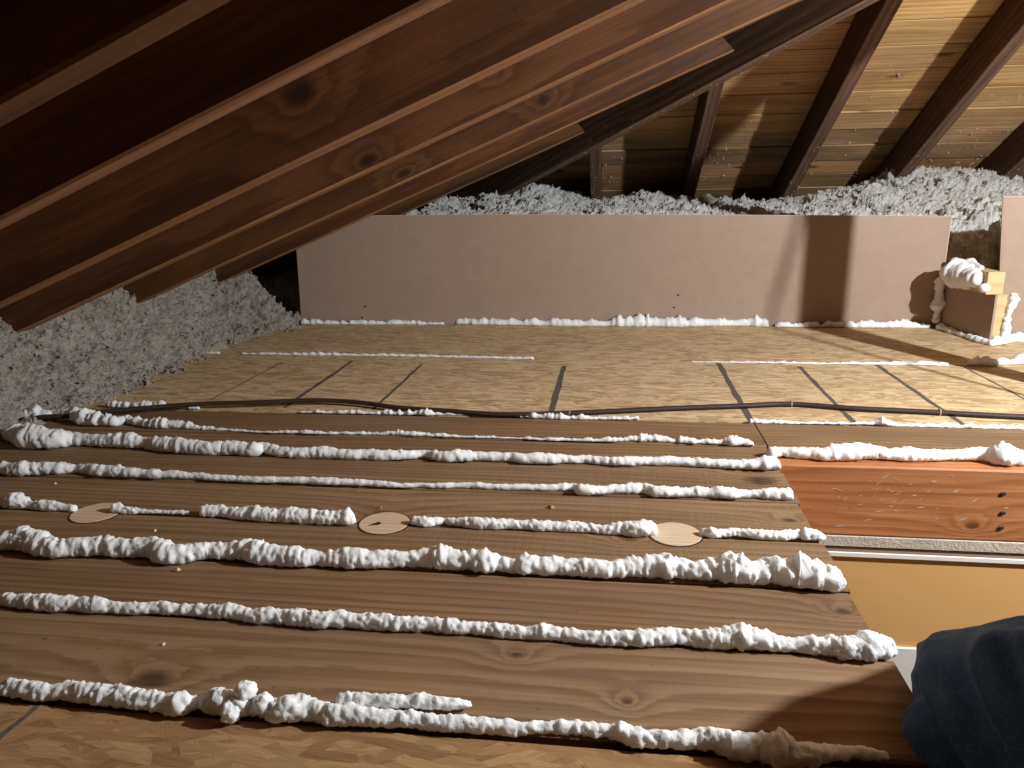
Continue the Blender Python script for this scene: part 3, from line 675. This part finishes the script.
# foam on the corner frame
ff_ = [('foam_bead', [(1.026, 2.50, 0.180, 0.022), (1.028, 2.42, 0.186, 0.028), (1.036, 2.34, 0.184, 0.026), (1.042, 2.285, 0.180, 0.022)], 'foam slumped over the top rail of the corner frame', 0.3),
       ('foam_bead', [(1.052, 2.50, 0.212, 0.012), (1.056, 2.42, 0.212, 0.014), (1.060, 2.33, 0.210, 0.011)], 'foam ridge lying along the top of the corner frame rail', 0.2),
       ('foam_bead', [(1.045, 2.283, 0.172, 0.009), (1.047, 2.272, 0.158, 0.012), (1.050, 2.268, 0.146, 0.008)], 'foam drip hanging off the front of the corner frame rail', 0.3),
       ('foam_bead', [(1.030, 2.517, 0.014, 0.015), (1.028, 2.515, 0.06, 0.014), (1.026, 2.513, 0.11, 0.013), (1.026, 2.510, 0.165, 0.012)], 'upright foam bead in the corner between long panel and frame', 0.25),
       ('foam_bead', [(1.114, 2.262, 0.012, 0.013), (1.115, 2.262, 0.06, 0.012), (1.118, 2.262, 0.105, 0.013), (1.122, 2.262, 0.135, 0.018), (1.122, 2.262, 0.15, 0.012)], 'upright foam bead on the front post of the corner frame', 0.25),
       ('foam_bead', [(1.030, 2.505, 0.006, 0.012), (1.045, 2.42, 0.006, 0.010), (1.056, 2.33, 0.006, 0.010), (1.066, 2.262, 0.006, 0.011), (1.080, 2.235, 0.006, 0.013)], 'foam bead along the foot of the corner frame', 0.2),
       ('foam_bead', [(1.075, 2.240, 0.008, 0.013), (1.13, 2.29, 0.008, 0.014), (1.20, 2.322, 0.008, 0.014), (1.34, 2.325, 0.008, 0.012), (1.6, 2.325, 0.008, 0.011)], 'foam bead along the foot of the right panel', 0.22)]
for k, (nm, pts, lab, lump) in enumerate(ff_):
    v, f = bead_mesh(pts, 0.0035, 14, lump=lump*0.9, rib=0.09, seed=40 + k, free=True)
    v[:, 2] = np.maximum(v[:, 2], 0.0005)
    tag(obj(nm, v, f, M['foam'], None, smooth=True), lab, 'foam bead', 'foam beads around the corner frame')

# ================================================================== wooden plugs
for x, y, lab in ((-0.755, 0.945, 'leftmost pale round wooden plug, partly under foam'), (-0.314, 0.950, 'middle pale round wooden plug with a dark nick'), (0.092, 0.953, 'rightmost pale round wooden plug in the planks')):
    n = 40; pr = [(0.0352, -0.006), (0.0356, 0.0006), (0.0349, 0.0012)]
    e = empty('wooden_plug', (x, y, 0.0)); tag(e, lab, 'wooden plug', 'blow-in hole plugs between two planks')
    p = lathe('disc', [(0.0005, -0.004)] + pr + [(0.0005, 0.0012)], M['plug'], e, n)
    lathe('saw_kerf', [(0.0354, -0.002), (0.0378, -0.002), (0.0378, 0.0005), (0.0354, 0.0005), (0.0354, -0.002)], M['nail'], e, n)
    if x > -0.4 and x < 0:
        v = [(-0.020, -0.012, 0.0011), (-0.006, -0.009, 0.0011), (-0.003, -0.002, 0.0011), (-0.009, 0.001, 0.0011), (-0.015, -0.006, 0.0011)]
        v = v + [(a, b, 0.0016) for a, b, c in v]
        obj('nick', v, [(0, 1, 2, 3, 4), (9, 8, 7, 6, 5)] + [(i, (i+1) % 5, 5 + (i+1) % 5, 5 + i) for i in range(5)], M['nail'], e)

# ================================================================== cable on the floor
CP = [(-1.235, 1.352, 0.004), (-1.17, 1.358, 0.012), (-1.111, 1.372, 0.012), (-1.03, 1.415, 0.013), (-0.893, 1.474, 0.012), (-0.775, 1.498, 0.011), (-0.64, 1.528, 0.010), (-0.54, 1.520, 0.009), (-0.445, 1.492, 0.008), (-0.33, 1.478, 0.007), (-0.203, 1.466, 0.006), (-0.018, 1.500, 0.006), (0.13, 1.535, 0.006), (0.276, 1.564, 0.006), (0.382, 1.585, 0.006), (0.498, 1.562, 0.006), (0.65, 1.545, 0.006), (0.814, 1.524, 0.006), (1.05, 1.51, 0.006), (1.5, 1.56, 0.006)]
cb = tube('electrical_cable', CP, 0.0068, M['cable'], None, 10, 8, 0.72); tag(cb, 'dark old cable lying across the floor along the strand board', 'cable')
for x, y, z in ((0.382, 1.585, 0.006), (0.66, 1.544, 0.006), (-0.08, 1.487, 0.006)):
    lathe('cable_tape', [(0.0070, -0.0012), (0.0074, -0.0012), (0.0074, 0.0012), (0.0070, 0.0012)], M['hardboard'], cb, 12, (x, y, z)).rotation_euler = (0, math.pi/2, 0)

# ================================================================== loose-fill insulation
def bill(p, sc, s): return np.abs(vnoise(p*sc, s))
def clump(p):
    w = p + 0.02*np.stack([vnoise(p*18, 31), vnoise(p*18 + 5, 32), vnoise(p*18 + 9, 33)], -1)
    return 0.030*(bill(w, 15, 21) - 0.25) + 0.020*(bill(w, 34, 22) - 0.25) + 0.011*(bill(w, 85, 23) - 0.25) + 0.007*vnoise(w*150, 24) + 0.004*vnoise(w*300, 25)
def grid_faces(n, m):
    i = np.arange(n-1)[:, None]; j = np.arange(m-1)[None]
    return np.stack([i*m + j, (i+1)*m + j, (i+1)*m + j + 1, i*m + j + 1], -1).reshape(-1, 4)
def surf(name, p, label, chips, mat):
    """p (n, m, 3) base surface -> displaced, flaky sheet with loose clumps on it"""
    du = np.gradient(p, axis=0); dv = np.gradient(p, axis=1); nr = np.cross(du, dv)
    nr /= np.linalg.norm(nr, axis=-1)[..., None] + 1e-12
    nr *= np.sign(nr[..., 2:3] + 1e-6)
    q = p + nr*clump(p)[..., None]
    n, m = p.shape[:2]
    V = [q.reshape(-1, 3)]; F = grid_faces(n, m).tolist(); off = n*m
    # loose tufts
    ico = np.array([(0, 0, 1), (.9, 0, .3), (.28, .85, .3), (-.72, .53, .3), (-.72, -.53, .3), (.28, -.85, .3), (0, 0, -.8)])
    fi = [(0, 1, 2), (0, 2, 3), (0, 3, 4), (0, 4, 5), (0, 5, 1), (6, 2, 1), (6, 3, 2), (6, 4, 3), (6, 5, 4), (6, 1, 5)]
    flat = q.reshape(-1, 3); nf = nr.reshape(-1, 3)
    idx = RNG.integers(0, len(flat), chips)
    for t in idx:
        s = 0.0022 + 0.0042*RNG.random()**2
        A = RNG.normal(size=(3, 3)); Q, _ = np.linalg.qr(A)
        pts = (ico*(0.6 + 0.8*RNG.random((7, 1)))*np.array([1, 1, 0.6])*s) @ Q.T + flat[t] + nf[t]*s*0.5
        V.append(pts); F += [(a + off, b + off, c + off) for a, b, c in fi]; off += 7
    o = obj(name, np.vstack(V), F, mat, None)
    tag(o, label, 'insulation', kind='stuff')
    return o
# left mound
ys = np.arange(0.55, 2.56, 0.0062)
x0 = np.interp(ys, [0.5, 1.0, 1.24, 1.34, 1.53, 1.8, 2.05, 2.3, 2.45, 2.56], [-1.24, -1.225, -1.215, -1.225, -1.165, -1.185, -1.205, -1.165, -1.105, -1.10])
x0 = x0 + 0.018*vnoise(np.stack([ys*9, ys*0, ys*0], 1), 41) + 0.010*vnoise(np.stack([ys*26, ys*0, ys*0], 1), 42)
hm = np.interp(ys, [0.5, 2.40, 2.475, 2.56], [0.92, 0.97, 0.95, 0.12])
prof = np.array([(0.05, -0.016), (0.02, -0.010), (0.0, 0.002), (-0.035, 0.06), (-0.075, 0.13), (-0.12, 0.20), (-0.19, 0.262), (-0.32, 0.295), (-0.62, 0.30)])
pd = np.r_[0, np.cumsum(np.linalg.norm(np.diff(prof, axis=0), axis=1))]
ss = np.r_[np.arange(0, 0.40, 0.0058), np.arange(0.40, pd[-1], 0.014)]
px_, pz_ = np.interp(ss, pd, prof[:, 0]), np.interp(ss, pd, prof[:, 1])
P3 = np.zeros((len(ys), len(ss), 3))
P3[..., 0] = x0[:, None] + px_[None]; P3[..., 1] = ys[:, None]
P3[..., 2] = pz_[None]*np.where(pz_ > 0, hm[:, None], 1)
P3[..., 2] += 0.03*vnoise(np.stack([P3[..., 0]*6, P3[..., 1]*6, P3[..., 0]*0], -1), 43)*np.clip(P3[..., 2]/0.1, 0, 1)
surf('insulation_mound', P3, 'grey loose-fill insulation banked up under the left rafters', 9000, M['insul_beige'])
# behind the panels
xs = np.arange(-1.75, 1.95, 0.0075); yb = np.r_[np.arange(2.545, 3.30, 0.0085), np.arange(3.30, 3.66, 0.012)]
X, Y = np.meshgrid(xs, yb, indexing='ij')
top = np.interp(X, [-1.75, -1.1, -0.8, -0.45, -0.36, -0.25, -0.1, 0.1, 0.375, 0.6, 0.8, 1.03, 1.2, 1.34, 1.5, 1.65, 1.95], [0.22, 0.26, 0.375, 0.42, 0.445, 0.425, 0.385, 0.41, 0.385, 0.375, 0.385, 0.43, 0.475, 0.485, 0.46, 0.43, 0.43])
front = np.interp(X, [-1.75, -1.15, -0.9, 1.0, 1.06, 1.2, 1.95], [0.05, 0.06, 0.30, 0.31, 0.27, 0.30, 0.33])
w = np.clip((Y - 2.56)/0.75, 0, 1)
Z = front + (top - front)*w + 0.018*vnoise(np.stack([X*7, Y*7, X*0], -1), 51) + np.clip(Y - 3.42, 0, 1)*(-0.12)
edge = np.clip((Y - 2.545)/0.14, 0, 1); hole = ((X > 0.99) & (X < 1.24)).astype(float)
Z = Z*(1 - hole) + hole*np.where(edge < 1, 0.02 + (Z - 0.02)*edge**0.7, Z)
gapl = np.clip((-1.06 - X)/0.05, 0, 1)*(Y < 2.75); Z = Z*(1 - 0.8*gapl)
surf('insulation_bed', np.stack([X, Y, Z], -1), 'pale grey loose-fill insulation heaped behind the panels up to the eaves', 14000, M['insul'])

# bits of fibre stuck under the back roof and on the hip
def fluff(name, pts, label):
    V, F, off = [], [], 0
    tet = np.array([(1, 0, 0), (-.5, .8, 0), (-.5, -.8, 0), (0, 0, 1.2)])
    for p, s in pts:
        Q, _ = np.linalg.qr(RNG.normal(size=(3, 3))); st = np.array([1, 0.5, 0.6]) if RNG.random() < 0.5 else np.array([2.2, 0.35, 0.4])
        V.append((tet*st*s) @ Q.T + np.array(p)); F += [tuple(off + i for i in f) for f in ((0, 1, 2), (0, 3, 1), (1, 3, 2), (2, 3, 0))]; off += 4
    o = obj(name, np.vstack(V), F, M['insul'], None); tag(o, label, 'insulation', kind='stuff')
pts = []
tp = DEP/math.cos(AB)
for k in range(330):
    x = random.uniform(-0.05, 1.7); y = 3.60 - abs(random.gauss(0, 0.45))
    if y < 2.0 or x < 2.85 - y: continue
    pts.append(((x, y, z_back(y) + tp - 0.001), random.uniform(0.003, 0.008)))
for xr in (-0.047, 0.351, 0.765, 1.168, 1.57):
    for k in range(26):
        y = 3.42 - abs(random.gauss(0, 0.22))
        if 2.80 - xr + 0.05 > y: continue
        pts.append(((xr + random.uniform(-0.045, 0.002), y, z_back(y) - 0.001), random.uniform(0.0015, 0.004)))
fluff('insulation_fluff', pts, 'wisps of insulation fibre caught under the back roof boards and rafters')
pts = []
for k in range(120):
    x = random.uniform(-0.45, 0.55); sd = random.choice((0, 0, 1))
    if sd == 0: pts.append(((x - random.uniform(0, .016), 2.80 - x - random.uniform(0, .016), hz(x) - 0.001), random.uniform(0.001, 0.0028)))
    else: pts.append(((x - 0.0157, 2.80 - x - 0.0157, hz(x) + random.uniform(0, 0.06)), random.uniform(0.001, 0.002)))
fluff('insulation_fluff', pts, 'wisps of insulation fibre clinging to the hip rafter edge')

# ================================================================== debris on the planks
def shard(name, x, y, L, W, H, rz, mat, label, cat):
    v = [(-L/2, -W*0.3, 0.0), (L*0.1, -W/2, 0.0), (L/2, W*0.1, 0.0), (-L*0.1, W/2, 0.0), (-L*0.35, 0, H*0.6), (L*0.1, -W*0.2, H), (L*0.3, W*0.1, H*0.7), (-L*0.05, W*0.3, H*0.8)]
    f = [(3, 2, 1, 0), (4, 5, 6, 7), (0, 1, 5, 4), (1, 2, 6, 5), (2, 3, 7, 6), (3, 0, 4, 7)]
    o = obj(name, v, f, mat, None, loc=(x, y, 0.0003)); o.rotation_euler = (0, 0, rz); tag(o, label, cat)
shard('wood_chip', -0.082, 1.024, 0.014, 0.006, 0.005, -0.5, M['plug'], 'small wood splinter on the plank beyond the middle bead', 'wood chip')
shard('wood_chip', -0.335, 1.000, 0.006, 0.004, 0.004, 0.3, M['joist'], 'tiny reddish wood crumb behind the middle wooden plug', 'wood chip')
shard('foam_crumb', -0.63, 0.895, 0.004, 0.004, 0.003, 0.3, M['foam'], 'tiny foam crumb in front of the thin bead by the left plug', 'foam crumb')
shard('foam_crumb', -0.535, 0.792, 0.010, 0.005, 0.004, 0.1, M['pine'], 'pale crumb in front of the fattest foam bead', 'wood chip')
shard('foam_crumb', -0.90, 1.045, 0.004, 0.004, 0.003, 0.9, M['foam'], 'tiny foam crumb in front of the fifth bead at the left', 'foam crumb')
shard('foam_crumb', -0.46, 0.640, 0.004, 0.003, 0.003, 0.9, M['foam'], 'tiny foam crumb on the nearest plank at the left', 'foam crumb')

# ================================================================== the person's leg in the hatch
LEG1 = [(0.470, 0.10, 0.085, 0.093), (0.450, 0.22, 0.084, 0.091), (0.408, 0.38, 0.078, 0.089), (0.362, 0.52, 0.058, 0.088), (0.346, 0.592, 0.018, 0.086), (0.348, 0.606, -0.050, 0.078), (0.360, 0.598, -0.120, 0.070), (0.385, 0.570, -0.21, 0.066), (0.40, 0.545, -0.33, 0.062), (0.41, 0.52, -0.46, 0.058)]
LEG2 = [(0.64, 0.10, 0.085, 0.093), (0.62, 0.22, 0.110, 0.092), (0.585, 0.37, 0.155, 0.088), (0.550, 0.51, 0.192, 0.085), (0.532, 0.595, 0.196, 0.084), (0.532, 0.628, 0.150, 0.080), (0.54, 0.640, 0.09, 0.073), (0.57, 0.640, -0.02, 0.068), (0.60, 0.63, -0.14, 0.062), (0.635, 0.61, -0.25, 0.058)]
def loft_leg(L_, seed):
    LEG = np.array(L_)
    n = 170; t = np.linspace(0, len(LEG) - 1, n); Q = np.vstack([2*LEG[0] - LEG[1], LEG, 2*LEG[-1] - LEG[-2]])
    C = np.zeros((n, 4))
    for q, tt in enumerate(t):
        i = min(int(tt), len(LEG) - 2) + 1; u = tt - (i - 1); a, b, c, d = Q[i-1], Q[i], Q[i+1], Q[i+2]
        C[q] = 0.5*((2*b) + (-a + c)*u + (2*a - 5*b + 4*c - d)*u*u + (-a + 3*b - 3*c + d)*u**3)
    T = np.gradient(C[:, :3], axis=0); T /= np.linalg.norm(T, axis=1)[:, None]
    S = np.tile([1.0, 0.14, 0], (n, 1)); S -= T*(S*T).sum(1)[:, None]; S /= np.linalg.norm(S, axis=1)[:, None]; U = np.cross(T, S)
    m = 90; th = np.linspace(0, 2*math.pi, m, endpoint=False); ct, st = np.cos(th)[None], np.sin(th)[None]
    D = S[:, None]*ct[..., None] + U[:, None]*st[..., None]
    p = C[:, None, :3] + D*C[:, 3][:, None, None]
    al = np.r_[0, np.cumsum(np.linalg.norm(np.diff(C[:, :3], axis=0), axis=1))][:, None]
    # cloth folds slant round the leg and gather beside the knee
    ph = al*17 + 1.5*st + 0.5*ct
    fold = 0.35 - np.abs(vnoise(np.stack([ph, ct*0.8 + al*0, st*0.8 + al*0], -1), 61 + seed))*1.2
    f2 = 0.3 - np.abs(vnoise(np.stack([ph*2.4 + 3, ct*1.5 + al*0, st*1.5 + al*0], -1), 62 + seed))
    side = 0.25 + 0.75*np.clip(-ct*0.9 + 0.35, 0, 1)
    p = p + D*((0.030*fold + 0.013*f2)*side + 0.0012*vnoise(p*90, 63))[..., None]
    i = np.arange(n-1)[:, None]; j = np.arange(m)[None]; j2 = (j+1) % m
    f = np.stack([i*m + j, i*m + j2, (i+1)*m + j2, (i+1)*m + j], -1).reshape(-1, 4).tolist() + [list(reversed(range(m))), list(range((n-1)*m, n*m))]
    return p.reshape(-1, 3), f
def person():
    e = empty('person', (0.56, 0.10, -0.004)); tag(e, 'seated person in dark blue jeans, knee showing at the hatch', 'person')
    off = np.array(e.location); V, F, o_ = [], [], 0
    for L_, sd in ((LEG1, 0), (LEG2, 5)):
        v, f = loft_leg(L_, sd); V.append(v); F += [[a + o_ for a in q] for q in f]; o_ += len(v)
    n = 20; u = np.linspace(0.02, math.pi - 0.02, n); w = np.linspace(0, 2*math.pi, 40, endpoint=False)
    v = np.stack([0.565 + 0.185*np.sin(u)[:, None]*np.cos(w)[None], 0.06 + 0.13*np.sin(u)[:, None]*np.sin(w)[None], 0.115 + 0.118*np.cos(u)[:, None] + 0*w[None]], -1).reshape(-1, 3)
    f = [[o_ + a*40 + b_, o_ + (a+1)*40 + b_, o_ + (a+1)*40 + (b_+1) % 40, o_ + a*40 + (b_+1) % 40] for a in range(n-1) for b_ in range(40)] + [[o_ + b_ for b_ in range(40)], [o_ + (n-1)*40 + b_ for b_ in reversed(range(40))]]
    V.append(v); F += f
    o = obj('jeans', np.vstack(V) - off, F, M['denim'], e, smooth=True)
    rm = o.modifiers.new('one_surface', 'REMESH'); rm.mode = 'VOXEL'; rm.voxel_size = 0.0035; rm.use_smooth_shade = True
    for sx, sy, sz in ((0.0, 0.0, 0.0), (0.225, 0.09, 0.21)):
        ax = np.array([(0.47, 0.030, 0.075), (0.49, 0.040, 0.085), (0.53, 0.040, 0.075), (0.60, 0.044, 0.055), (0.67, 0.045, 0.042), (0.715, 0.034, 0.032), (0.728, 0.016, 0.022)])
        v, f = [], []; k = 16
        for y, w_, h_ in ax:
            for q in range(k):
                a = 2*math.pi*q/k
                v.append((0.415 + sx + w_*math.cos(a) - off[0], y + sy - off[1], sz - 0.539 + h_/2*1.25 + h_/2*1.25*math.sin(a) - off[2]))
        for a in range(len(ax)-1):
            for q in range(k): f.append((a*k+q, a*k+(q+1) % k, (a+1)*k+(q+1) % k, (a+1)*k+q))
        f += [list(reversed(range(k))), list(range((len(ax)-1)*k, len(ax)*k))]
        obj('shoe', v, f, M['black'], e, smooth=True)
person()
ld = empty('attic_ladder', (0.60, 0.60, -1.6)); tag(ld, 'wooden ladder standing in the hall below the hatch', 'ladder')
for x in (0.32, 0.88):
    o = beam('rail', (x - 0.60, -0.20, 0.0), (x - 0.60, 0.22, 1.36), 0.03, 0.07, M['pine'], ld)
for k in range(6):
    z = 0.22 + 0.21*k; y = -0.17 + 0.31*z
    v, f = box_vf(-0.262, 0.262, y - 0.08, y + 0.07, z - 0.022, z, 0.002); obj('tread', v, f, M['pine'], ld)

# ================================================================== lamps
wl = empty('work_lamp', tuple(LAMP + Vector((0, 0, 0.20)))); tag(wl, 'clip-on work lamp hung from a rafter right of the photo', 'lamp')
lathe('socket', [(0.004, 0.16), (0.016, 0.16), (0.021, 0.13), (0.021, 0.09), (0.017, 0.035), (0.004, 0.032)], M['black'], wl, 16)
sk = [c for c in wl.children if c.name.startswith('socket')][0]; sk.location = (0, 0, -0.20); sk.rotation_euler = (Vector((0.27, 2.5, 0.1)) - LAMP).to_track_quat('-Z', 'Y').to_euler()
tube('hanger', [(0.07, -0.10, -0.15), (0.05, -0.08, -0.08), (0.02, -0.06, 0.0), (0.0, -0.05, 0.06)], 0.003, M['metal'], wl)
pl = bpy.data.lights.new('bulb', 'SPOT'); pl.energy = LAMP_W; pl.shadow_soft_size = 0.020; pl.color = (0.94, 0.975, 1.0)
pl.spot_size = math.radians(160); pl.spot_blend = 0.45
AIM = (Vector((0.27, 2.5, 0.1)) - LAMP).normalized()
po_ = bpy.data.objects.new('bulb', pl); COL.objects.link(po_); po_.parent = wl; po_.location = (0, 0, -0.20); po_.rotation_euler = AIM.to_track_quat('-Z', 'Y').to_euler()
rf = lathe('reflector', [(0.030, 0.085), (0.060, 0.070), (0.085, 0.045), (0.100, 0.015), (0.098, 0.015), (0.083, 0.043), (0.058, 0.067), (0.030, 0.082)], M['metal'], wl, 28)
rf.location = (0, 0, -0.20); rf.rotation_euler = AIM.to_track_quat('-Z', 'Y').to_euler()
co = tube('extension_cord', [(1.17, 1.60, 1.115), (1.13, 1.56, 0.9), (1.075, 1.50, 0.55), (1.05, 1.47, 0.25), (1.09, 1.44, 0.03), (1.2, 1.38, 0.006), (1.5, 1.42, 0.006)], 0.0045, M['black']); tag(co, 'black lamp cord hanging from the hip rafter right of the photo', 'cord')
hl = empty('hall_fill_lamp', (0.0, -0.2, -0.147)); tag(hl, 'added round ceiling lamp, unseen, filling light into the hall below', 'lamp')  # added, unseen source that brightens the tan wall under the hatch
lathe('base', [(0.02, 0.0), (0.09, 0.0), (0.09, -0.02), (0.02, -0.02)], M['white'], hl, 24)
N_ = NT('fill_lamp_glass'); N_.bs.inputs['Emission Color'].default_value = (1.0, 0.72, 0.40, 1); N_.bs.inputs['Emission Strength'].default_value = HALL_FILL_W
lathe('shade', [(0.085, -0.0205), (0.085, -0.035), (0.07, -0.06), (0.04, -0.075), (0.005, -0.08)], N_.out((0.9, 0.85, 0.75)), hl, 24)
